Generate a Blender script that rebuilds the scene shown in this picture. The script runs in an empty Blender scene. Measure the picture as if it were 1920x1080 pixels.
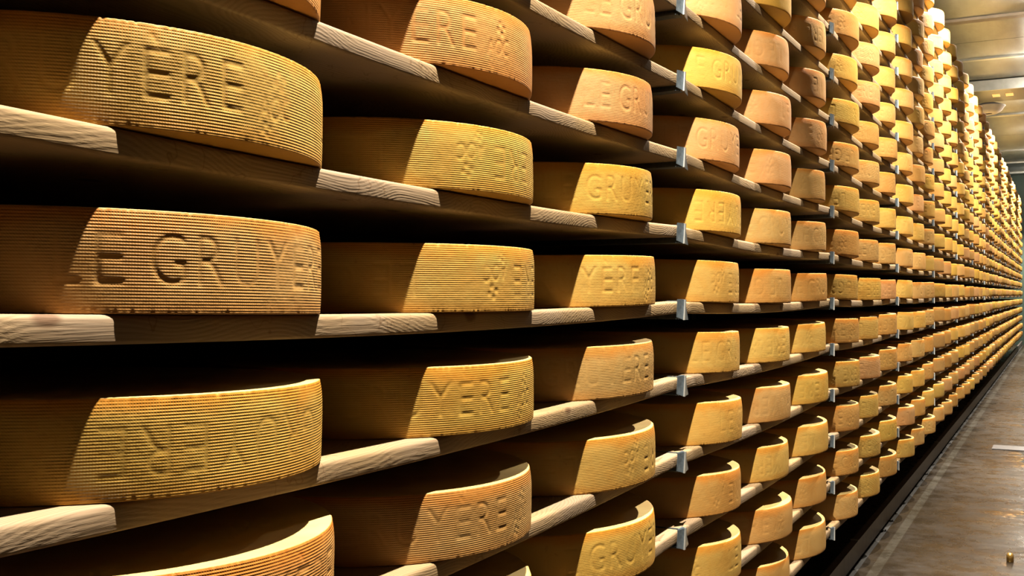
import bpy, math, random
import numpy as np
from mathutils import Matrix, Vector

scene = bpy.context.scene
COL = scene.collection
# ------------------------------------------------------------ camera
CAM_H = 1.30
F_PX, YAW, PITCH, D = 1941.92, 0.4871, 0.00643, 0.82116
cam_d = bpy.data.cameras.new('camera')
cam_d.sensor_width = 36.0
cam_d.lens = F_PX / 1920 * 36.0
cam_d.clip_start = 0.02
cam = bpy.data.objects.new('camera', cam_d)
COL.objects.link(cam)
fw = Vector((math.cos(YAW) * math.cos(PITCH), math.sin(YAW) * math.cos(PITCH), math.sin(PITCH)))
cam.location = (0, -D, CAM_H)
cam.rotation_euler = fw.to_track_quat('-Z', 'Y').to_euler()
scene.camera = cam
# ------------------------------------------------------------ view and world
scene.view_settings.view_transform = 'Standard'
scene.view_settings.look = 'None'
scene.view_settings.gamma = 1.0
scene.view_settings.use_curve_mapping = False
scene.view_settings.exposure = 0.0
scene.cycles.use_denoising = True
scene.cycles.max_bounces = 6
scene.cycles.diffuse_bounces = 3
scene.cycles.sample_clamp_indirect = 6.0
world = bpy.data.worlds.new('world')
scene.world = world
world.use_nodes = True
world.node_tree.nodes['Background'].inputs[0].default_value = (1.0, 0.75, 0.5, 1)
world.node_tree.nodes['Background'].inputs[1].default_value = 0.004
# lamps along the ceiling
LAMP_X = [1.2, 4.95, 8.3, 11.65, 15.0, 18.35, 21.7, 25.05, 28.4]
LAMP_Y, LAMP_Z, LAMP_R = -0.56, 4.24, 0.05
LAMP_POWER = 2150.0        # beam of each reflector lamp
GLOBE_POWER = 60.0          # what its frosted bulb spills sideways and up
LAMP_COLOR = (1.0, 0.89, 0.74)

# ------------------------------------------------------------ layout of the rack
V, H0 = 0.185, CAM_H - 0.01584        # shelf spacing, board top of the eye-level row
R, S, L, X0, OV, HW = 0.2798, 0.58908, 1.87639, 0.8768, 0.050, 0.1058
XJ, SAG, BT = 2.42214, 0.012, 0.0295
BD = 0.56
ROWS = range(-5, 12)
CEIL = 4.42
rnd = random.Random(7)

# ------------------------------------------------------------ helpers
def link(o, parent=None):
    COL.objects.link(o)
    if parent is not None:
        o.parent = parent
    return o

def mesh_np(name, verts, faces4=None, faces3=None, smooth=True, mats=()):
    """verts (n,3); faces4 (m,4); faces3 (k,3)"""
    me = bpy.data.meshes.new(name)
    verts = np.asarray(verts, dtype=np.float32)
    loops, starts, n = [], [], 0
    if faces4 is not None and len(faces4):
        f = np.asarray(faces4, dtype=np.int32)
        loops.append(f.ravel()); starts.append(np.arange(len(f)) * 4); n = len(f) * 4
    if faces3 is not None and len(faces3):
        f = np.asarray(faces3, dtype=np.int32)
        loops.append(f.ravel()); starts.append(n + np.arange(len(f)) * 3)
    loops = np.concatenate(loops).astype(np.int32)
    starts = np.concatenate(starts).astype(np.int32)
    me.vertices.add(len(verts)); me.vertices.foreach_set('co', verts.ravel())
    me.loops.add(len(loops)); me.loops.foreach_set('vertex_index', loops)
    me.polygons.add(len(starts)); me.polygons.foreach_set('loop_start', starts)
    me.update(calc_edges=True)
    me.validate()
    me.polygons.foreach_set('use_smooth', np.full(len(me.polygons), smooth))
    for m in mats:
        me.materials.append(m)
    return me

class MB:
    """collects simple solids into one mesh"""
    def __init__(self):
        self.v, self.f = [], []
    def add(self, vs, fs):
        o = len(self.v)
        self.v += [tuple(v) for v in vs]
        self.f += [tuple(i + o for i in f) for f in fs]
        return self
    def box(self, x0, x1, y0, y1, z0, z1):
        return self.add([(x0, y0, z0), (x1, y0, z0), (x1, y1, z0), (x0, y1, z0),
                         (x0, y0, z1), (x1, y0, z1), (x1, y1, z1), (x0, y1, z1)],
                        [(0, 3, 2, 1), (4, 5, 6, 7), (0, 1, 5, 4), (1, 2, 6, 5), (2, 3, 7, 6), (3, 0, 4, 7)])
    def prism(self, pts, axis, a, b):
        """pts polygon (p,q) extruded along axis from a to b"""
        def mk(p, q, t):
            return {'x': (t, p, q), 'y': (p, t, q), 'z': (p, q, t)}[axis]
        n = len(pts)
        vs = [mk(p, q, a) for p, q in pts] + [mk(p, q, b) for p, q in pts]
        fs = [tuple(range(n))[::-1], tuple(range(n, 2 * n))]
        fs += [(i, (i + 1) % n, n + (i + 1) % n, n + i) for i in range(n)]
        return self.add(vs, fs)
    def lathe(self, prof, cx=0, cy=0, seg=32):
        vs, fs = [], []
        for r, z in prof:
            for k in range(seg):
                a = 2 * math.pi * k / seg
                vs.append((cx + r * math.cos(a), cy + r * math.sin(a), z))
        for i in range(len(prof) - 1):
            for k in range(seg):
                k2 = (k + 1) % seg
                fs.append((i * seg + k, i * seg + k2, (i + 1) * seg + k2, (i + 1) * seg + k))
        return self.add(vs, fs)
    def mesh(self, name, mat, smooth=False, bevel=0.0):
        me = bpy.data.meshes.new(name)
        me.from_pydata(self.v, [], self.f)
        import bmesh
        bm = bmesh.new(); bm.from_mesh(me)
        bmesh.ops.remove_doubles(bm, verts=bm.verts, dist=1e-6)
        bmesh.ops.recalc_face_normals(bm, faces=bm.faces)
        if bevel:
            bmesh.ops.bevel(bm, geom=list(bm.edges), offset=bevel, segments=2, affect='EDGES', clamp_overlap=True)
        bm.to_mesh(me); bm.free()
        for p in me.polygons:
            p.use_smooth = smooth
        me.materials.append(mat)
        return me

def obj(name, me, parent=None, loc=(0, 0, 0)):
    o = bpy.data.objects.new(name, me)
    o.location = loc
    return link(o, parent)

def tag(o, label, cat, group=None, kind=None):
    o['label'] = label
    o['category'] = cat
    if group: o['group'] = group
    if kind: o['kind'] = kind
    return o

def struct(name, mb, mat):
    o = obj(name, mb.mesh(name, mat))
    o['kind'] = 'structure'
    return o

# ------------------------------------------------------------ materials
class NT:
    def __init__(self, name):
        self.m = bpy.data.materials.new(name)
        self.m.use_nodes = True
        self.t = self.m.node_tree
        self.b = self.t.nodes['Principled BSDF']
    def n(self, kind, **kw):
        nd = self.t.nodes.new(kind)
        for k, v in kw.items():
            setattr(nd, k, v)
        return nd
    def set(self, sock, v):
        if hasattr(v, 'is_linked') or isinstance(v, bpy.types.NodeSocket):
            self.t.links.new(v, sock)
        else:
            if isinstance(v, (tuple, list)) and sock.type == 'RGBA' and len(v) == 3:
                v = (*v, 1)
            sock.default_value = v
    def math(self, op, a, b=None, c=None, clamp=False):
        nd = self.n('ShaderNodeMath', operation=op, use_clamp=clamp)
        self.set(nd.inputs[0], a)
        if b is not None: self.set(nd.inputs[1], b)
        if c is not None: self.set(nd.inputs[2], c)
        return nd.outputs[0]
    def vmul(self, a, b):
        nd = self.n('ShaderNodeVectorMath', operation='MULTIPLY')
        self.set(nd.inputs[0], a); self.set(nd.inputs[1], b)
        return nd.outputs[0]
    def vadd(self, a, b):
        nd = self.n('ShaderNodeVectorMath', operation='ADD')
        self.set(nd.inputs[0], a); self.set(nd.inputs[1], b)
        return nd.outputs[0]
    def noise(self, vec, scale, detail=3, rough=0.5, dist=0.0):
        nd = self.n('ShaderNodeTexNoise')
        self.set(nd.inputs['Vector'], vec)
        nd.inputs['Scale'].default_value = scale
        nd.inputs['Detail'].default_value = detail
        nd.inputs['Roughness'].default_value = rough
        nd.inputs['Distortion'].default_value = dist
        return nd.outputs['Fac']
    def mix(self, fac, a, b, mode='MIX'):
        nd = self.n('ShaderNodeMix', data_type='RGBA', blend_type=mode)
        self.set(nd.inputs[0], fac); self.set(nd.inputs[6], a); self.set(nd.inputs[7], b)
        return nd.outputs[2]
    def ramp(self, v, lo, hi, a=0.0, b=1.0, smooth=True):
        nd = self.n('ShaderNodeMapRange')
        if smooth: nd.interpolation_type = 'SMOOTHSTEP'
        self.set(nd.inputs[0], v)
        for i, q in zip((1, 2, 3, 4), (lo, hi, a, b)):
            nd.inputs[i].default_value = q
        return nd.outputs[0]
    def bump(self, h, dist, strength=1.0, prev=None):
        nd = self.n('ShaderNodeBump')
        nd.inputs['Distance'].default_value = dist
        nd.inputs['Strength'].default_value = strength
        self.set(nd.inputs['Height'], h)
        if prev is not None: self.t.links.new(prev, nd.inputs['Normal'])
        return nd.outputs[0]
    def out(self, color=None, rough=None, metal=None, normal=None, spec=None):
        if color is not None: self.set(self.b.inputs['Base Color'], color)
        if rough is not None: self.set(self.b.inputs['Roughness'], rough)
        if metal is not None: self.b.inputs['Metallic'].default_value = metal
        if spec is not None: self.b.inputs['Specular IOR Level'].default_value = spec
        if normal is not None: self.t.links.new(normal, self.b.inputs['Normal'])
        return self.m

def cheese_material(name, stuff=False):
    M = NT(name)
    tc = M.n('ShaderNodeTexCoord').outputs['Object']
    if stuff:
        tint = M.n('ShaderNodeAttribute', attribute_name='tint').outputs['Color']
        zz = M.n('ShaderNodeAttribute', attribute_name='level').outputs['Fac']
        vec = tc
    else:
        oi = M.n('ShaderNodeObjectInfo')
        tint = oi.outputs['Color']
        off = M.n('ShaderNodeCombineXYZ')
        M.set(off.inputs[0], M.math('MULTIPLY', oi.outputs['Random'], 37.0))
        M.set(off.inputs[1], M.math('MULTIPLY', oi.outputs['Random'], 11.0))
        vec = M.vadd(tc, off.outputs[0])
        sep = M.n('ShaderNodeSeparateXYZ'); M.set(sep.inputs[0], tc)
        zz = sep.outputs[2]
    big = M.noise(vec, 7.0, 3, 0.55)
    fine = M.noise(vec, 55.0, 4, 0.6)
    # rust-orange rind just under the upper rim, breaking up downwards
    edge = M.ramp(M.math('ADD', zz, M.math('MULTIPLY', M.math('SUBTRACT', big, 0.5), 0.05)), HW * 0.74, HW * 0.96, 0.0, 0.95)
    c = M.mix(edge, tint, M.mix(1.0, tint, (1.0, 0.62, 0.25), 'MULTIPLY'))
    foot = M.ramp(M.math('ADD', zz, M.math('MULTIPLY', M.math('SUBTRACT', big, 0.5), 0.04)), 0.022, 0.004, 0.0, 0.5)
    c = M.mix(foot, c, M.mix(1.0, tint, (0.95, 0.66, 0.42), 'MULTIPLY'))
    c = M.mix(M.ramp(big, 0.42, 0.72, 0.0, 0.5), c, M.mix(1.0, tint, (1.0, 0.74, 0.5), 'MULTIPLY'))
    c = M.mix(M.ramp(fine, 0.35, 0.75, 0.0, 0.35), c, M.mix(1.0, tint, (1.0, 0.84, 0.62), 'MULTIPLY'))
    c = M.mix(M.ramp(M.noise(vec, 90.0, 2, 0.5), 0.66, 0.74, 0.0, 0.25), c, (0.22, 0.09, 0.02))
    # the flat top is painted paler for the strong light on it
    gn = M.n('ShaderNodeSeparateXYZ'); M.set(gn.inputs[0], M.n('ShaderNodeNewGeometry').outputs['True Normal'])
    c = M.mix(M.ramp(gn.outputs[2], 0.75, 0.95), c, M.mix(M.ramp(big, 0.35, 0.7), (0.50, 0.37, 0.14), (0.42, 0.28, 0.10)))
    nrm = None
    if not stuff:
        rel = M.n('ShaderNodeAttribute', attribute_name='ridge').outputs['Fac']
        # cloth-press ridges with a fine weave across them
        wob = M.math('MULTIPLY', M.noise(vec, 6.0, 1), 0.8)
        rid = M.math('SINE', M.math('ADD', M.math('MULTIPLY', zz, 2 * math.pi / 0.0033), wob))
        ang = M.math('ARCTAN2', sep.outputs[1], sep.outputs[0])
        wv = M.math('SINE', M.math('MULTIPLY', ang, 620.0))
        patch = M.ramp(M.noise(vec, 9.0, 3), 0.36, 0.58, 0.35, 1.0)
        h = M.math('MULTIPLY', M.math('ADD', M.math('MULTIPLY', rid, 0.5), M.math('MULTIPLY', M.math('MULTIPLY', wv, rid), 0.22)), M.math('MULTIPLY', rel, patch))
        nrm = M.bump(h, 0.00046, 1.0)
        nrm = M.bump(fine, 0.0013, 0.7, nrm)
    else:
        nrm = M.bump(fine, 0.002, 0.6)
    return M.out(c, 0.6, normal=nrm, spec=0.15)

def wood_material():
    M = NT('pine_board')
    tc = M.n('ShaderNodeTexCoord').outputs['Object']
    oi = M.n('ShaderNodeObjectInfo')
    off = M.n('ShaderNodeCombineXYZ')
    for i, k in enumerate((31.0, 17.0, 23.0)):
        M.set(off.inputs[i], M.math('MULTIPLY', oi.outputs['Random'], k))
    v = M.vadd(tc, off.outputs[0])
    warp = M.noise(M.vmul(v, (2.2, 3.0, 3.0)), 1.0, 2, 0.5)
    w = M.n('ShaderNodeCombineXYZ')
    M.set(w.inputs[1], M.math('MULTIPLY', warp, 0.22)); M.set(w.inputs[2], M.math('MULTIPLY', warp, 0.10))
    v2 = M.vadd(v, w.outputs[0])
    # growth rings
    wave = M.n('ShaderNodeTexWave', wave_type='RINGS', rings_direction='X')
    M.set(wave.inputs['Vector'], M.vmul(v2, (0.25, 1.0, 1.0)))
    wave.inputs['Scale'].default_value = 80.0
    wave.inputs['Distortion'].default_value = 2.5
    wave.inputs['Detail'].default_value = 2
    wave.inputs['Detail Scale'].default_value = 0.8
    fib = M.noise(M.vmul(v2, (6.0, 260.0, 260.0)), 1.0, 3, 0.6)
    pat = M.noise(v, 3.2, 3, 0.6)
    c = M.mix(M.ramp(pat, 0.35, 0.7), (0.26, 0.175, 0.080), (0.235, 0.175, 0.115))
    c = M.mix(M.math('MULTIPLY', M.ramp(wave.outputs['Fac'], 0.35, 0.9), 0.28), c, (0.11, 0.06, 0.028))
    c = M.mix(M.math('MULTIPLY', fib, 0.35), c, (0.24, 0.16, 0.09))
    # damp stains with a hard rim, and knots
    st = M.noise(v, 9.0, 3, 0.6)
    band = M.math('SUBTRACT', 1.0, M.ramp(M.math('ABSOLUTE', M.math('SUBTRACT', st, 0.58)), 0.0, 0.008))
    c = M.mix(M.math('MULTIPLY', band, 0.55), c, (0.13, 0.07, 0.03))
    vo = M.n('ShaderNodeTexVoronoi')
    M.set(vo.inputs['Vector'], M.vmul(v, (1.0, 1.6, 1.6))); vo.inputs['Scale'].default_value = 5.0
    kn = M.ramp(vo.outputs['Distance'], 0.11, 0.05)
    c = M.mix(M.math('MULTIPLY', kn, 0.75), c, (0.08, 0.035, 0.015))
    h = M.math('ADD', M.math('MULTIPLY', wave.outputs['Fac'], -0.18), fib)
    nrm = M.bump(h, 0.0012, 0.6)
    return M.out(c, 0.72, normal=nrm, spec=0.2)

def galv_material():
    M = NT('galvanised_steel')
    tc = M.n('ShaderNodeTexCoord').outputs['Object']
    vo = M.n('ShaderNodeTexVoronoi'); M.set(vo.inputs['Vector'], tc); vo.inputs['Scale'].default_value = 120
    c = M.mix(vo.outputs['Distance'], (0.12, 0.155, 0.185), (0.20, 0.245, 0.275))
    return M.out(c, 0.38, metal=0.75)

def plain(name, col, rough=0.6, metal=0.0, nscale=6.0, amt=0.25, bump=0.0, emit=None):
    M = NT(name)
    tc = M.n('ShaderNodeTexCoord').outputs['Object']
    n = M.noise(tc, nscale, 4, 0.6)
    dark = tuple(x * (1 - amt) for x in col)
    c = M.mix(M.ramp(n, 0.3, 0.7), dark, col)
    nrm = M.bump(n, bump) if bump else None
    m = M.out(c, rough, metal=metal, normal=nrm)
    if emit:
        M.b.inputs['Emission Color'].default_value = (*emit[0], 1)
        M.b.inputs['Emission Strength'].default_value = emit[1]
    return m

def floor_material():
    M = NT('wet_epoxy_floor')
    tc = M.n('ShaderNodeTexCoord').outputs['Object']
    a = M.noise(tc, 1.3, 4, 0.6)
    b = M.noise(tc, 7.0, 4, 0.65)
    c = M.mix(M.ramp(a, 0.3, 0.7), (0.011, 0.008, 0.005), (0.025, 0.0175, 0.0095))
    c = M.mix(M.ramp(b, 0.45, 0.7, 0, 0.5), c, (0.015, 0.010, 0.006))
    sep = M.n('ShaderNodeSeparateXYZ'); M.set(sep.inputs[0], tc)
    # faded painted line along the rack
    d = M.math('ABSOLUTE', M.math('SUBTRACT', sep.outputs[1], -0.045))
    line = M.math('MULTIPLY', M.ramp(d, 0.027, 0.020), M.ramp(b, 0.3, 0.55, 0.25, 0.6))
    c = M.mix(line, c, (0.045, 0.040, 0.03))
    # crosswise ripples of the screeded floor
    rip = M.noise(M.vmul(tc, (3.2, 0.9, 1.0)), 1.0, 3, 0.5)
    nrm = M.bump(rip, 0.035, 0.6)
    nrm = M.bump(b, 0.0015, 0.5, nrm)
    wet = M.noise(M.vmul(tc, (2.3, 0.55, 1.0)), 1.0, 4, 0.6)
    wet = M.ramp(wet, 0.52, 0.64)
    M.set(M.b.inputs['Coat Weight'], M.math('MULTIPLY', wet, M.ramp(sep.outputs[1], -0.15, -0.55, 0.12, 0.85)))
    M.b.inputs['Coat Roughness'].default_value = 0.045
    M.t.links.new(M.bump(rip, 0.03, 0.6), M.b.inputs['Coat Normal'])
    rough = M.ramp(b, 0.3, 0.75, 0.22, 0.42)
    return M.out(c, rough, normal=nrm, spec=0.14)

def ceiling_material():
    M = NT('brushed_ceiling_panel')
    tc = M.n('ShaderNodeTexCoord').outputs['Object']
    a = M.noise(M.vmul(tc, (0.7, 3.0, 1.0)), 1.5, 4, 0.6)
    b = M.noise(tc, 9.0, 4, 0.6)
    c = M.mix(M.ramp(a, 0.3, 0.7), (0.095, 0.105, 0.095), (0.185, 0.20, 0.20))
    c = M.mix(M.ramp(b, 0.5, 0.75, 0, 0.3), c, (0.2, 0.2, 0.16))
    return M.out(c, 0.36, metal=0.3)

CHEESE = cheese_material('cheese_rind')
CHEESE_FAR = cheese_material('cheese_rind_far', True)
WOOD = wood_material()
GALV = galv_material()
FLOOR = floor_material()
CEILM = ceiling_material()
DARK = plain('dark_post_steel', (0.05, 0.045, 0.04), 0.5, 0.6)
RAIL = plain('brown_rail_steel', (0.13, 0.11, 0.10), 0.4, 0.4, 20, 0.35)
WALL = plain('dark_cellar_wall', (0.05, 0.035, 0.022), 0.9, nscale=2)
BLACK = plain('black_gap_shadow', (0.008, 0.007, 0.006), 0.9)  # flat black painted as the shade in the gap by the rail
WALLR = plain('cellar_wall', (0.06, 0.04, 0.02), 0.8, nscale=2)
GREEN = plain('green_end_wall', (0.035, 0.065, 0.05), 0.6, nscale=3)
BEAM = plain('concrete_beam', (0.30, 0.25, 0.19), 0.6, 0.1, 4, 0.3)
DUCTM = plain('dark_duct', (0.035, 0.033, 0.032), 0.35, 0.6, 6, 0.3)
STRIP = plain('pale_steel_strip', (0.5, 0.52, 0.5), 0.3, 0.8, 8, 0.2)
SHADE = plain('grey_lamp_shade', (0.55, 0.50, 0.46), 0.5, 0.1, 6, 0.2)
GREY = plain('grey_drain_steel', (0.2, 0.21, 0.23), 0.35, 0.8, 30, 0.3)
BRASS = plain('brass_stud', (0.8, 0.5, 0.14), 0.3, 0.8, 30, 0.2)
area = 4 * math.pi * LAMP_R ** 2
GLOBE = plain('lamp_glass', (0.9, 0.9, 0.85), 0.4, emit=(LAMP_COLOR, GLOBE_POWER / (math.pi * area)))

# ------------------------------------------------------------ room shell
XE, XB = 30.0, -3.0
YL, YR = 0.80, -2.6
struct('floor', MB().box(XB, XE, YR, YL, -0.15, 0.0), FLOOR)
struct('wall_left', MB().box(XB, XE, YL, YL + 0.1, 0, CEIL), WALL)
struct('wall_right', MB().box(XB, XE, YR - 0.1, YR, 0, CEIL), WALLR)
struct('wall_far', MB().box(XE, XE + 0.1, YR, YL, 0, CEIL), GREEN)
struct('wall_near', MB().box(XB - 0.1, XB, YR, YL, 0, CEIL), WALL)
# ceiling: crosswise panels butted with dark joints
cm = MB()
def xat(y):      # x of a crosswise ceiling line seen at image height y near the right edge
    return (F_PX * (CEIL - CAM_H) / (552.5 - y) - 0.75 * math.sin(YAW)) / math.cos(YAW)
seams = [-3.0, -1.0, 0.95, 2.9, 4.85, 6.8, 8.75, 10.7, xat(-26), xat(32), xat(75), xat(106), xat(143), xat(173), xat(213), xat(252), xat(280), xat(298), xat(312), XE]
for a, b in zip(seams[:-1], seams[1:]):
    cm.box(a + 0.008, b - 0.008, YR, YL, CEIL, CEIL + 0.05)
cm.box(XB, XE, YR, YL, CEIL + 0.05, CEIL + 0.2)
struct('ceiling', cm, CEILM)
k = 1
for xs, wd, dp, m in [(xat(32), 0.14, 0.03, BEAM), (xat(106), 0.10, 0.025, STRIP), (xat(213), 0.16, 0.03, STRIP),
                      (xat(280), 0.16, 0.03, STRIP), (xat(303), 0.14, 0.03, STRIP), (xat(322), 0.25, 0.04, STRIP), (8.75, 0.14, 0.03, BEAM), (6.8, 0.1, 0.025, STRIP), (2.9, 0.14, 0.03, BEAM)]:
    struct('trim_%d' % k, MB().box(xs - wd / 2, xs + wd / 2, YR, YL, CEIL - dp, CEIL), m); k += 1

# the dark service duct that hangs crosswise under the ceiling
xd0, xd1 = xat(146), xat(172)
du = bpy.data.objects.new('service_duct', None); du.location = ((xd0 + xd1) / 2, 0, CEIL); link(du)
tag(du, 'dark crosswise service duct fixed under the pale ceiling panels', 'duct')
w2 = (xd1 - xd0) / 2
obj('duct_body', MB().box(-w2 + 0.05, w2, YR + 0.02, YL - 0.02, -0.14, -0.012).mesh('duct_body', DUCTM, bevel=0.01), du)
obj('edge_strip', MB().box(-w2, -w2 + 0.05, YR + 0.02, YL - 0.02, -0.16, -0.012).mesh('edge_strip', STRIP, bevel=0.004), du)
for yy in (0.02, -0.16):  # glowing plates stand in for orange reflections under the duct
    obj('duct_reflection', MB().box(-0.10, 0.10, yy - 0.05, yy + 0.05, -0.150, -0.139).mesh('duct_reflection', plain('amber_reflection', (1, 0.6, 0.2), emit=((1.0, 0.55, 0.15), 1.2))), du)

# ------------------------------------------------------------ ceiling lamps (light of the aisle)
def ordinal(n):
    return ['first', 'second', 'third', 'fourth', 'fifth', 'sixth', 'seventh', 'eighth', 'ninth', 'tenth', 'eleventh', 'twelfth',
            'thirteenth', 'fourteenth', 'fifteenth', 'sixteenth'][n - 1]
cano = MB().lathe([(0.0, 0), (0.06, 0), (0.06, -0.02), (0.015, -0.03), (0.012, -0.125), (0.03, -0.13), (0.03, -0.145), (0.0, -0.145)], seg=20).mesh('canopy', STRIP, True)
gl = MB().lathe([(LAMP_R * math.sin(math.pi * i / 8) + 1e-5, LAMP_R * math.cos(math.pi * i / 8)) for i in range(9)], seg=14).mesh('globe', GLOBE, True)
for i, x in enumerate(LAMP_X):
    e = bpy.data.objects.new('ceiling_lamp', None); e.location = (x, LAMP_Y, CEIL); link(e)
    tag(e, 'small round ceiling lamp over the aisle edge, %s from the near end' % ordinal(i + 1), 'lamp', 'ceiling lamps along the aisle')
    obj('canopy', cano, e)
    obj('globe', gl, e, (0, 0, LAMP_Z - CEIL - 0.01))
    ld = bpy.data.lights.new('beam', 'SPOT')
    ld.energy = LAMP_POWER * (1.15 if i == 0 else 1.0); ld.color = LAMP_COLOR; ld.shadow_soft_size = 0.03
    ld.spot_size = math.radians(102); ld.spot_blend = 0.5
    lo = obj('beam', ld, e, (0, 0, LAMP_Z - CEIL - 0.072))
    lo.rotation_euler = (math.radians(12), 0, 0)

# wide hanging shade above the far part of the rack
zs = CAM_H + 2.95
dz_ = F_PX * 2.95 / 352
ysh, xsh = 0.17, (dz_ - 0.95 * math.sin(YAW)) / math.cos(YAW)
sh = bpy.data.objects.new('hanging_lamp', None); sh.location = (xsh, ysh, CEIL); link(sh)
tag(sh, 'wide shallow grey lamp shade hanging over the top of the rack', 'lamp')
q = zs - CEIL
obj('lamp_shade', MB().lathe([(0.05, q - 0.10), (0.12, q - 0.105), (0.19, q - 0.06), (0.235, q + 0.01), (0.243, q + 0.012), (0.235, q + 0.022), (0.16, q + 0.05), (0.03, q + 0.09)], seg=40).mesh('lamp_shade', SHADE, True), sh)
obj('rod', MB().lathe([(0.01, 0), (0.01, q + 0.08)], seg=10).mesh('rod', DARK, True), sh)

# ------------------------------------------------------------ lettering pressed into the rind
PX = 0.0006
CIRC = 2 * math.pi * R
NU, NV = int(round(CIRC / PX)), int(round(HW / PX))
def glyph_tris(txt, shear=0.0, offset=0.0):
    cu = bpy.data.curves.new('tmp', 'FONT')
    cu.body = txt; cu.shear = shear; cu.offset = offset; cu.resolution_u = 5
    o = bpy.data.objects.new('tmp', cu); COL.objects.link(o)
    dg = bpy.context.evaluated_depsgraph_get()
    me = o.evaluated_get(dg).to_mesh()
    me.calc_loop_triangles()
    v = np.array([w.co[:2] for w in me.vertices]); t = np.array([tuple(x.vertices) for x in me.loop_triangles])
    out = v[t] if len(t) else np.zeros((0, 3, 2))
    o.evaluated_get(dg).to_mesh_clear()
    bpy.data.objects.remove(o); bpy.data.curves.remove(cu)
    return out
def raster(tris, u0, v0, w, h, grid, rot=0.0):
    """draw tris fitted to the box (metres along the rind, height) into grid"""
    if not len(tris): return
    mn = tris.reshape(-1, 2).min(0); mx = tris.reshape(-1, 2).max(0)
    T = (tris - mn) / (mx - mn) * np.array([w, h])
    if rot:
        c, s = math.cos(rot), math.sin(rot)
        m = np.array([w / 2, h / 2]); T = (T - m) @ np.array([[c, s], [-s, c]]) + m
    T = (T + np.array([u0, v0])) / PX
    for a, b, c in T:
        x0, x1 = int(min(a[0], b[0], c[0])) - 1, int(max(a[0], b[0], c[0])) + 2
        y0, y1 = max(0, int(min(a[1], b[1], c[1])) - 1), min(NV, int(max(a[1], b[1], c[1])) + 2)
        if y1 <= y0: continue
        X, Y = np.meshgrid(np.arange(x0, x1) + .5, np.arange(y0, y1) + .5)
        def e(p, q): return (q[0] - p[0]) * (Y - p[1]) - (q[1] - p[1]) * (X - p[0])
        e1, e2, e3 = e(a, b), e(b, c), e(c, a)
        ins = ((e1 >= -.01) & (e2 >= -.01) & (e3 >= -.01)) | ((e1 <= .01) & (e2 <= .01) & (e3 <= .01))
        yy, xx = np.nonzero(ins)
        grid[yy + y0, (xx + x0) % NU] = 1.0
def blur(g, n):
    kr = np.exp(-0.5 * (np.arange(-3 * n, 3 * n + 1) / n) ** 2); kr /= kr.sum()
    a = sum(k_ * np.roll(g, i - 3 * n, axis=1) for i, k_ in enumerate(kr))
    b = np.pad(a, ((3 * n, 3 * n), (0, 0)))
    return sum(k_ * b[i:i + g.shape[0]] for i, k_ in enumerate(kr))
T_MAIN = [(c, glyph_tris(c, offset=-0.012)) for c in 'LEGRUYÈRE']
T_SWISS = glyph_tris('SWITZERLAND', offset=0.0)
T_AOC = glyph_tris('AOC', shear=0.25)
T_NUM = glyph_tris('6 121')
PERIOD = CIRC / 3
MAIN_POS = {}
def band():
    g = np.zeros((NV, NU), dtype=np.float32)
    for k3 in range(3):
        u = k3 * PERIOD
        for i, (c, t) in enumerate(T_MAIN):
            w = {'L': .024, 'E': .027, 'È': .027, 'G': .036, 'R': .031, 'U': .034, 'Y': .036}[c]
            hgt = .052 if c != 'È' else .066
            raster(t, u, .030, w, hgt, g)
            MAIN_POS[(k3, i)] = u + w / 2
            u += w + (.013 if i != 1 else .026)
        # slanted AOC with a small cross and flower over and under it
        raster(T_AOC, u + .008, .030, .058, .026, g, 0.10)
        for cx, cy, r in ((u + .045, .074, .0085), (u + .022, .018, .006)):
            for q4 in range(4):
                a = q4 * math.pi / 2 + .3
                sq = np.array([[[0, 0], [1, 0], [1, 1]], [[0, 0], [1, 1], [0, 1]]], dtype=float)
                raster(sq, cx + r * math.cos(a) - r * .42, cy + r * math.sin(a) - r * .42, r * .84, r * .84, g)
    return g
G0 = band()
GS = np.clip(blur(G0, 3) * 1.05, 0, 1)
def band_flip():
    return GS[::-1, ::-1]

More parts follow.
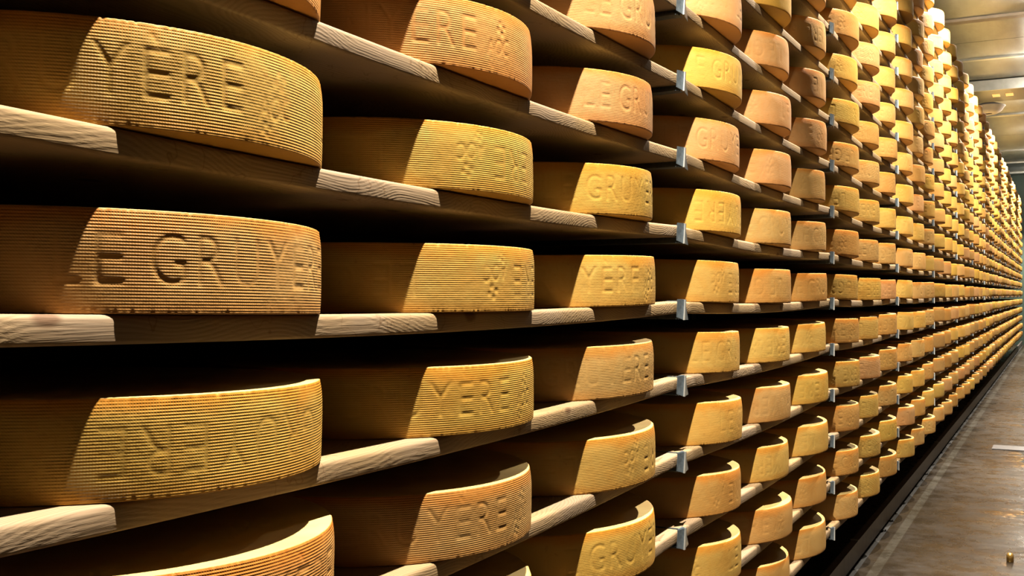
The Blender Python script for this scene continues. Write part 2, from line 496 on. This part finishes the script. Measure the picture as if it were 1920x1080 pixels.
def wheel_grid(angles, zs, phase_u, flip, depth, ridge, seed, worn=0.5, letters=True):
    """side surface heights on a grid; angle 0 faces the aisle (-Y) and grows towards +X"""
    rg = np.random.RandomState(seed)
    A, Z = np.meshgrid(angles, zs)
    t = (Z / HW - 0.5) * 2
    rad = R + 0.0014 - np.where(t > 0, 0.0038, 0.0010) * np.abs(t) ** 3.5
    # slow unevenness
    lump = np.zeros_like(A)
    for i in range(9):
        n = rg.randint(1, 12); lump += rg.uniform(-1, 1) / (n ** .7) * np.sin(n * A + rg.uniform(0, 6.28) + rg.uniform(-9, 9) * Z * 8)
    rad += lump * 0.0004
    let = np.zeros_like(A)
    if letters:
        g = band_flip() if flip else GS
        u = ((A * R + phase_u) / PX) % NU
        v = np.clip(Z / PX, 0, NV - 1.001)
        u0 = u.astype(int); v0 = v.astype(int); fu = u - u0; fv = v - v0
        u1 = (u0 + 1) % NU; v1 = np.minimum(v0 + 1, NV - 1)
        let = (g[v0, u0] * (1 - fu) + g[v0, u1 % NU] * fu) * (1 - fv) + (g[v1, u0] * (1 - fu) + g[v1, u1] * fu) * fv
        # pressed unevenly: parts of the words have faded
        fade = np.zeros_like(A)
        for i in range(6):
            fade += np.sin(rg.uniform(3, 14) * A + rg.uniform(0, 6.28)) * np.sin(rg.uniform(20, 70) * Z + rg.uniform(0, 6.28))
        fade = np.clip(0.85 + worn * fade * 0.55, 0.2, 1.0)
        rad = rad - let * depth * fade
    # crumbly rim
    for zz, sg in ((HW, 1), (0.0, -1)):
        near = np.exp(-np.abs(Z - zz) / 0.0022)
        nz = np.zeros_like(A)
        for i in range(14):
            n = rg.randint(20, 260); nz += np.sin(n * A + rg.uniform(0, 6.28)) / 5
        chips = np.clip(nz - 0.55, 0, 1.2)
        rad = rad - near * (0.0011 * nz + 0.004 * chips) * (0.5 if sg > 0 else 0.4)
    rel = ridge * (1 - 0.85 * let) * np.clip((1 - np.abs(t)) * 12, 0, 1)
    return rad, rel

def wheel_mesh(name, angles, nz, phase_u=0.0, flip=False, depth=0.0016, ridge=1.0, seed=1, letters=True, worn=0.5):
    zs = np.linspace(0, HW, nz)
    na = len(angles)
    rad, rel = wheel_grid(angles, zs, phase_u, flip, depth, ridge, seed, worn, letters)
    ca, sa = np.sin(angles), -np.cos(angles)       # angle 0 -> -Y
    rings, rels = [], []
    def ring(r, z, q):
        r = np.broadcast_to(r, (na,))
        rings.append(np.stack([r * ca, r * sa, np.full(na, z)], 1)); rels.append(np.broadcast_to(q, (na,)))
    # bottom face, rind, top face with a slightly sunken middle
    ring(0.12, 0.0004, 0); ring(R - 0.03, 0.0003, 0); ring(rad[0] - 0.006, 0.0, 0); ring(rad[0] - 0.0018, 0.0, 0); ring(rad[0] - 0.0006, 0.0004, 0)
    for i in range(1, nz - 1):
        ring(rad[i], zs[i], rel[i])
    ring(rad[-1] - 0.0006, HW - 0.0004, 0); ring(rad[-1] - 0.0018, HW, 0); ring(rad[-1] - 0.006, HW, 0); ring(R - 0.03, HW - 0.0008, 0); ring(0.12, HW - 0.003, 0)
    nr = len(rings)
    P = np.concatenate(rings + [np.array([[0, 0, 0.0004], [0, 0, HW - 0.003]])])
    I = np.arange(nr * na).reshape(nr, na)
    J = np.roll(I, -1, axis=1)
    q4 = np.stack([I[:-1], J[:-1], J[1:], I[1:]], -1).reshape(-1, 4)
    c0, c1 = nr * na, nr * na + 1
    t0 = np.stack([J[0], I[0], np.full(na, c0)], -1)
    t1 = np.stack([I[-1], J[-1], np.full(na, c1)], -1)
    me = mesh_np(name, P, q4, np.concatenate([t0, t1]), True, (CHEESE,))
    at = me.attributes.new('ridge', 'FLOAT', 'POINT')
    at.data.foreach_set('value', np.concatenate(rels + [np.zeros(2)]).astype(np.float32))
    return me

def hi_angles(step, a0=-75, a1=75):
    front = np.radians(np.arange(a0, a1, math.degrees(step / R)))
    back = np.radians(np.linspace(a1, a0 + 360, 60)[:-1])
    return np.concatenate([front, back])

TINT = {  # rind colours seen on the wheels
    'golden': (0.40, 0.250, 0.060), 'yellow': (0.415, 0.258, 0.052), 'tan': (0.36, 0.215, 0.070),
    'orange': (0.42, 0.215, 0.062), 'peach': (0.385, 0.212, 0.082), 'amber': (0.36, 0.200, 0.055),
}
# near wheels read one by one off the photograph:
# (row, col): (tint, letter index at the given rind angle in degrees, angle, flipped, ridge, depth)
NEAR = {
    (2, 0): ('orange', 2, 10, False, 1.0), (1, 0): ('golden', 5, -36, False, 1.0), (0, 0): ('tan', 2, -24, False, 1.0),
    (-1, 0): ('yellow', 3, 10, True, 1.15), (-2, 0): ('orange', 5, 0, False, 1.1), (-3, 0): ('golden', 3, 0, False, 1.0),
    (3, 1): ('orange', 4, 0, False, .9), (2, 1): ('orange', 9, -10, False, .75), (1, 1): ('yellow', 7, 0, True, .95), (0, 1): ('golden', 9, -10, True, .7),
    (-1, 1): ('yellow', 5, -33, False, .9), (-2, 1): ('tan', 5, -33, False, .9), (-3, 1): ('golden', 3, 0, False, .9),
    (3, 2): ('peach', 0, -37, False, .45), (2, 2): ('peach', 0, -36, False, .35), (1, 2): ('yellow', 2, -34, False, .35), (0, 2): ('golden', 6, -28, False, .35),
    (-1, 2): ('tan', 5, -25, False, .5), (-2, 2): ('golden', 9, -12, True, .5), (-3, 2): ('yellow', 2, -33, False, .4), (4, 2): ('tan', 3, 0, False, .4),
    (-4, 2): ('tan', 5, 0, True, .5),
    (4, 3): ('peach', 0, 0, False, .3), (3, 3): ('yellow', 4, -5, False, .3), (2, 3): ('peach', 2, -33, False, .3), (1, 3): ('yellow', 4, 0, True, .3),
    (0, 3): ('golden', 6, 10, True, .3), (-1, 3): ('golden', 5, 10, False, .3), (-2, 3): ('golden', 3, 10, False, .3), (-3, 3): ('amber', 7, 0, True, .3),
    (-4, 3): ('golden', 2, 10, False, .3),
    (3, 4): ('peach', 3, 0, False, .2), (4, 4): ('peach', 3, 0, False, .2), (2, 4): ('peach', 5, 0, False, .2), (3, 5): ('peach', 1, 0, False, .2), (4, 5): ('peach', 1, 0, False, .2),
    (1, 4): ('tan', 2, 0, False, .2), (0, 4): ('amber', 2, 0, True, .2),
}
FAINT = {(-1, 0): 0.5, (0, 1): 0.9, (-2, 3): .5, (-1, 3): .6, (-3, 3): .6, (0, 3): .7, (1, 1): .8}
NEARTXT = {(1, 0): 'YÈRE', (0, 0): 'E GRUYÈRE', (2, 1): 'a slanted AOC', (-1, 1): 'YÈRE', (-2, 1): 'YÈRE', (3, 2): 'LE GRU', (2, 2): 'LE GRU', (1, 2): 'GRUYÈ',
           (0, 2): 'ÈRE', (-1, 2): 'UYÈRE', (-3, 2): 'GRUY', (2, 3): 'GRU', (0, 1): 'an upturned AOC'}

def board_z(row, x):
    t = ((x - XJ) / L) % 1.0
    return H0 + row * V - SAG * 4 * t * (1 - t)
def board_slope(x):
    t = ((x - XJ) / L) % 1.0
    return -SAG * 4 * (1 - 2 * t) / L
def wheel_x(col):
    return X0 + (col // 3) * L + (col % 3) * S

# which wheels the camera sees, largest first
right = Vector((math.sin(YAW), -math.cos(YAW), 0)); up = right.cross(fw)
def project(p):
    d = Vector(p) - cam.location
    z = d.dot(fw)
    if z < 0.05: return None
    return 960 + F_PX * d.dot(right) / z, 540 - F_PX * d.dot(up) / z, z
def in_view(row, col):
    cx, cz = wheel_x(col), board_z(row, wheel_x(col))
    cy = R - OV
    for k_ in range(-60, 75, 5):
        a = math.radians(k_)
        nx, ny = math.sin(a), -math.cos(a)
        p = (cx + R * nx, cy + R * ny)
        if nx * (0 - p[0]) + ny * (-D - p[1]) < 0: continue
        for z in (cz + .004, cz + HW * .5, cz + HW - .004):
            q_ = project((*p, z))
            if q_ and 0 <= q_[0] <= 1920 and 0 <= q_[1] <= 1080:
                return q_[2]
    return None
ALL = [(r, c) for c in range(-3, 42) for r in ROWS]
vis = sorted([(in_view(r, c), r, c) for r, c in ALL if in_view(r, c)])
INDIV = {(r, c) for z, r, c in vis[:300]}
REST = [(r, c) for r, c in ALL if (r, c) not in INDIV]

def level_words(row):
    if row == 0: return 'eye-level shelf'
    if row == -5: return 'lowest shelf'
    if row == 11: return 'topmost shelf'
    return '%s shelf %s eye level' % (ordinal(abs(row)), 'above' if row > 0 else 'below')
def bay_words(b):
    return 'leftmost bay' if b == 0 else '%s bay from the left' % ordinal(b + 1)

# shared meshes for the middle distance
MID = [wheel_mesh('cheese_wheel', hi_angles(0.0035), 36, phase_u=i * .13, flip=(i % 2 == 1), depth=0.0009, ridge=0.55, seed=40 + i) for i in range(6)]
FAR = [wheel_mesh('cheese_wheel', np.linspace(-math.pi, math.pi, 97)[:-1], 12, letters=False, ridge=0.0, seed=60 + i) for i in range(4)]

def random_tint(r):
    return r.choices(['golden', 'tan', 'amber', 'peach', 'yellow'], [5, 3.5, 3, 1.3, 1])[0]
def placed(row, col):
    r = random.Random(row * 1000 + col * 7 + 3)
    x = wheel_x(col) + r.uniform(-.004, .004)
    y = R - OV + r.uniform(-.005, .006)
    if col < 3: y = R - OV
    if (row, col) == (-2, 0): y -= 0.018
    sl = math.atan(board_slope(x))
    s = r.uniform(0.985, 1.01) if col > 0 else 1.0
    hz = r.uniform(0.96, 1.03)
    if (row, col) == (-2, 0): hz = 1.06
    tint = NEAR[(row, col)][0] if (row, col) in NEAR else random_tint(r)
    j = r.uniform(.90, 1.06)
    c = tuple(min(1, v * j * r.uniform(.98, 1.02)) for v in TINT[tint])
    return r, x, y, sl, s, hz, tint, c

n_letters = len('LEGRUYÈRE')
pos0 = [MAIN_POS[(0, i)] for i in range(n_letters)] + [MAIN_POS[(0, n_letters - 1)] + .058]
for row, col in sorted(INDIV, key=lambda k_: (k_[1], k_[0])):
    r, x, y, sl, s, hz, tint, c = placed(row, col)
    if (row, col) in NEAR and col <= 3:
        tn, li, ang, flip, ridge = NEAR[(row, col)]
        u = pos0[li]
        if flip: u = CIRC - u
        ph = u - math.radians(ang) * R
        step, nz = (0.0012, 120) if col < 2 else (0.0018, 72)
        me = wheel_mesh('cheese_wheel', hi_angles(step, -62, 66), nz, ph, flip, (0.0009 if col < 2 else 0.0010) * FAINT.get((row, col), 1.0), ridge, seed=row * 50 + col + 500)
    elif col < 12:
        me = MID[r.randrange(6)]
    else:
        me = FAR[r.randrange(4)]
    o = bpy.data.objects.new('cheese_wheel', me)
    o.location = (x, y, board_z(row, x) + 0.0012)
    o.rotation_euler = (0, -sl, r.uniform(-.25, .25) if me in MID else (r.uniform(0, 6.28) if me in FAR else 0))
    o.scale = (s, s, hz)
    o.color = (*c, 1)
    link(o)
    b, k_ = col // 3, ('left', 'middle', 'right')[col % 3]
    if (row, col) in NEARTXT:
        lab = '%s wheel pressed %s, %s in %s, %s' % (tint, NEARTXT[(row, col)], k_, bay_words(b).replace('the left', 'left'), level_words(row))
    else:
        lab = '%s cheese wheel, %s one in %s, %s' % (tint, k_, bay_words(b), level_words(row))
    tag(o, lab, 'cheese wheel', 'cheese wheels on the rack shelves')

# all the others (far bays, and above or below the view) as one object
def far_stuff():
    seg = 28
    prof = [(0.0, .0005), (R - .004, .0), (R - .001, .003), (R + .0015, HW * .3), (R + .0022, HW * .55), (R + .001, HW * .8), (R - .003, HW - .002), (R - .007, HW), (0.0, HW - .001)]
    a = np.linspace(0, 2 * math.pi, seg, endpoint=False)
    base = np.array([[rr * math.cos(t), rr * math.sin(t), z] for rr, z in prof for t in a])
    I = np.arange(len(prof) * seg).reshape(len(prof), seg); J = np.roll(I, -1, 1)
    q4 = np.stack([I[:-1], J[:-1], J[1:], I[1:]], -1).reshape(-1, 4)
    vs, fs, cs, lv, off = [], [], [], [], 0
    for row, col in REST:
        r, x, y, sl, s, hz, tint, c = placed(row, col)
        P = base * np.array([s, s, hz])
        P = P @ np.array([[math.cos(sl), 0, math.sin(sl)], [0, 1, 0], [-math.sin(sl), 0, math.cos(sl)]])
        P = P + np.array([x, y, board_z(row, x) + .0012])
        vs.append(P); fs.append(q4 + off); off += len(P)
        cs.append(np.tile([*c, 1.0], (len(P), 1))); lv.append(base[:, 2])
    me = mesh_np('cheese_wheels_far', np.concatenate(vs), np.concatenate(fs), None, True, (CHEESE_FAR,))
    at = me.color_attributes.new('tint', 'FLOAT_COLOR', 'POINT')
    at.data.foreach_set('color', np.concatenate(cs).astype(np.float32).ravel())
    al = me.attributes.new('level', 'FLOAT', 'POINT')
    al.data.foreach_set('value', np.concatenate(lv).astype(np.float32))
    return me
st = obj('cheese_wheels', far_stuff())
tag(st, 'countless small cheese wheels shrinking into the distance towards the end wall', 'cheese wheels', kind='stuff')

# ------------------------------------------------------------ shelf boards
def board_mesh():
    half = (L - 0.016) / 2
    xs = np.linspace(-half, half, 41)
    rr, fr = 0.007, 0.004
    prof = [(BD, 0.0)]
    for i in range(5):      # rounded upper front edge
        a = math.pi / 2 + (math.pi / 2) * i / 4
        prof.append((rr + rr * math.cos(a), -rr + rr * math.sin(a)))
    for i in range(4):
        a = math.pi + (math.pi / 2) * i / 3
        prof.append((fr + fr * math.cos(a), -BT + fr + fr * math.sin(a)))
    prof.append((BD, -BT))
    prof = np.array(prof); n = len(prof)
    vs = []
    for x in xs:
        t = (x + L / 2) / L
        dz = -SAG * 4 * t * (1 - t)
        vs.append(np.stack([np.full(n, x), prof[:, 0], prof[:, 1] + dz], 1))
    P = np.concatenate(vs)
    I = np.arange(len(xs) * n).reshape(len(xs), n); J = np.roll(I, -1, 1)
    q4 = np.stack([I[:-1], I[1:], J[1:], J[:-1]], -1).reshape(-1, 4)
    me = bpy.data.meshes.new('shelf_board')
    faces = [tuple(int(v) for v in q) for q in q4] + [tuple(range(n)), tuple(range(len(P) - n, len(P)))[::-1]]
    me.from_pydata(P.tolist(), [], faces)
    import bmesh
    bm = bmesh.new(); bm.from_mesh(me); bmesh.ops.recalc_face_normals(bm, faces=bm.faces); bm.to_mesh(me); bm.free()
    me.polygons.foreach_set('use_smooth', np.full(len(me.polygons), True))
    me.set_sharp_from_angle(angle=math.radians(50))
    me.materials.append(WOOD)
    return me
BOARD = board_mesh()
for b in range(-1, 14):
    xc = XJ + (b - 0.5) * L
    for row in ROWS:
        o = obj('shelf_board', BOARD, None, (xc, 0, H0 + row * V))
        where = 'bay nearest behind the camera' if b < 0 else bay_words(b)
        tag(o, 'pale pine shelf board, %s, %s' % (where, level_words(row)), 'shelf board', 'pine boards of the cheese rack')

# ------------------------------------------------------------ posts with galvanised brackets
def bracket_mesh():
    m = MB()
    # arm between the board ends, running back to the post
    m.box(-0.0015, 0.0015, -0.004, BD + .012, -BT - 0.012, 0.0015)
    # narrow flange under the board ends
    m.box(-0.017, 0.017, -0.002, BD + .012, -BT - 0.0145, -BT - 0.0120)
    # folded front: left plate, ridge and flared triangle
    z0, z1 = -BT - 0.013, 0.003
    t = 0.0018
    def sheet(pts):
        n = len(pts)
        a = Vector(pts[1]) - Vector(pts[0]); b_ = Vector(pts[2]) - Vector(pts[0])
        nn = a.cross(b_).normalized() * t
        vs = [tuple(p) for p in pts] + [tuple(Vector(p) + nn) for p in pts]
        fs = [tuple(range(n)), tuple(range(n, 2 * n))[::-1]] + [(i, (i + 1) % n, n + (i + 1) % n, n + i) for i in range(n)]
        m.add(vs, fs)
    ridge_top, ridge_bot = (0.002, -0.012, z1), (-0.012, -0.014, z0 - 0.003)
    sheet([(-0.026, -0.003, z1), (-0.032, -0.003, z0 + .004), ridge_bot, ridge_top])
    sheet([ridge_top, ridge_bot, (0.050, -0.004, z0 - .004)])
    sheet([(-0.026, -0.003, z1), ridge_top, (0.010, -0.003, z1)])
    return m.mesh('shelf_bracket', GALV)
def highlight_mesh():  # pale bar added as a painted highlight along the bracket ridge
    m = MB()
    z0, z1 = -BT - 0.016, 0.004
    m.add([(0.0000, -0.0155, z1), (0.0065, -0.0155, z1), (-0.0080, -0.0180, z0), (-0.0150, -0.0180, z0),
           (0.0000, -0.0100, z1), (0.0065, -0.0100, z1), (-0.0080, -0.0120, z0), (-0.0150, -0.0120, z0)],
          [(0, 1, 2, 3), (4, 7, 6, 5), (0, 4, 5, 1), (1, 5, 6, 2), (2, 6, 7, 3), (3, 7, 4, 0)])
    return m.mesh('ridge_highlight', STRIP)
HIGHLIGHT = highlight_mesh()
ARM = MB().box(-0.0015, 0.0015, 0.002, BD + .012, -BT - 0.012, 0.0).box(-0.012, 0.012, 0.004, BD + .012, -BT - 0.0145, -BT - 0.0120).mesh('shelf_bracket', GALV)
BR = bracket_mesh()
for j in range(-1, 14):
    x = XJ + j * L
    e = bpy.data.objects.new('rack_post', None); e.location = (x, BD + .04, 0); link(e)
    if j == -1: lab = 'dark rack post with galvanised brackets at the near end of the leftmost bay'
    elif j == 13: lab = 'dark rack post with galvanised brackets closing the far end of the rack'
    else: lab = 'dark rack post with galvanised brackets between the %s and %s bays from the left' % (ordinal(j + 1), ordinal(j + 2))
    tag(e, lab, 'rack post', 'posts of the cheese rack')
    obj('post', MB().box(-.03, .03, -.028, .03, 0, H0 + 11 * V + .3).mesh('post', DARK, bevel=.003), e)
    obj('foot', MB().box(-.06, .06, -.06, .06, 0, .012).mesh('foot', DARK, bevel=.002), e)
    for row in ROWS:
        br = obj('shelf_bracket', BR if j >= 0 else ARM, e, (0, -BD - .04, H0 + row * V))
        if -1 < j < 7: obj('ridge_highlight', HIGHLIGHT, br)

# ------------------------------------------------------------ floor rail, drain plate, stud
struct('trim_10', MB().box(XB + .05, XE - .05, 0.027, 0.051, 0.0, 0.0012), BLACK)  # black strip laid on the floor stands in for the shadowed gap
rl = bpy.data.objects.new('floor_rail', None); rl.location = (XB + .05, 0, 0); link(rl)
tag(rl, 'long dark brown steel rail on the floor along the foot of the rack', 'rail')
LN = XE - XB - .1
obj('rail_beam', MB().prism([(0.052, 0.012), (0.058, 0.012), (0.058, 0.098), (0.085, 0.098), (0.085, 0.103), (0.052, 0.103)], 'x', 0, LN).mesh('rail_beam', RAIL), rl)
obj('rail_foot', MB().box(0, LN, 0.060, 0.080, 0, 0.097).mesh('rail_foot', DARK), rl)
for xx in (5.2, 9.0, 12.8, 16.6, 20.4, 24.2):
    obj('joint_plate', MB().box(xx + 3 - .012, xx + 3 + .012, 0.052, 0.090, 0.1032, 0.105).mesh('joint_plate', STRIP), rl)

o = obj('drain_plate', MB().box(-0.13, 0.13, -0.62, 0, 0, 0.006).mesh('drain_plate', GREY, bevel=.002), None, (9.72, -0.305, 0))
tag(o, 'grey steel drain plate set crosswise in the brown floor', 'drain plate')
o = obj('floor_stud', MB().lathe([(0, 0), (.016, 0), (.016, .03), (.012, .04), (0, .042)], seg=20).mesh('floor_stud', BRASS, True), None, (5.60, -0.60, 0))
tag(o, 'small brass stud standing on the floor at the bottom right', 'floor stud')
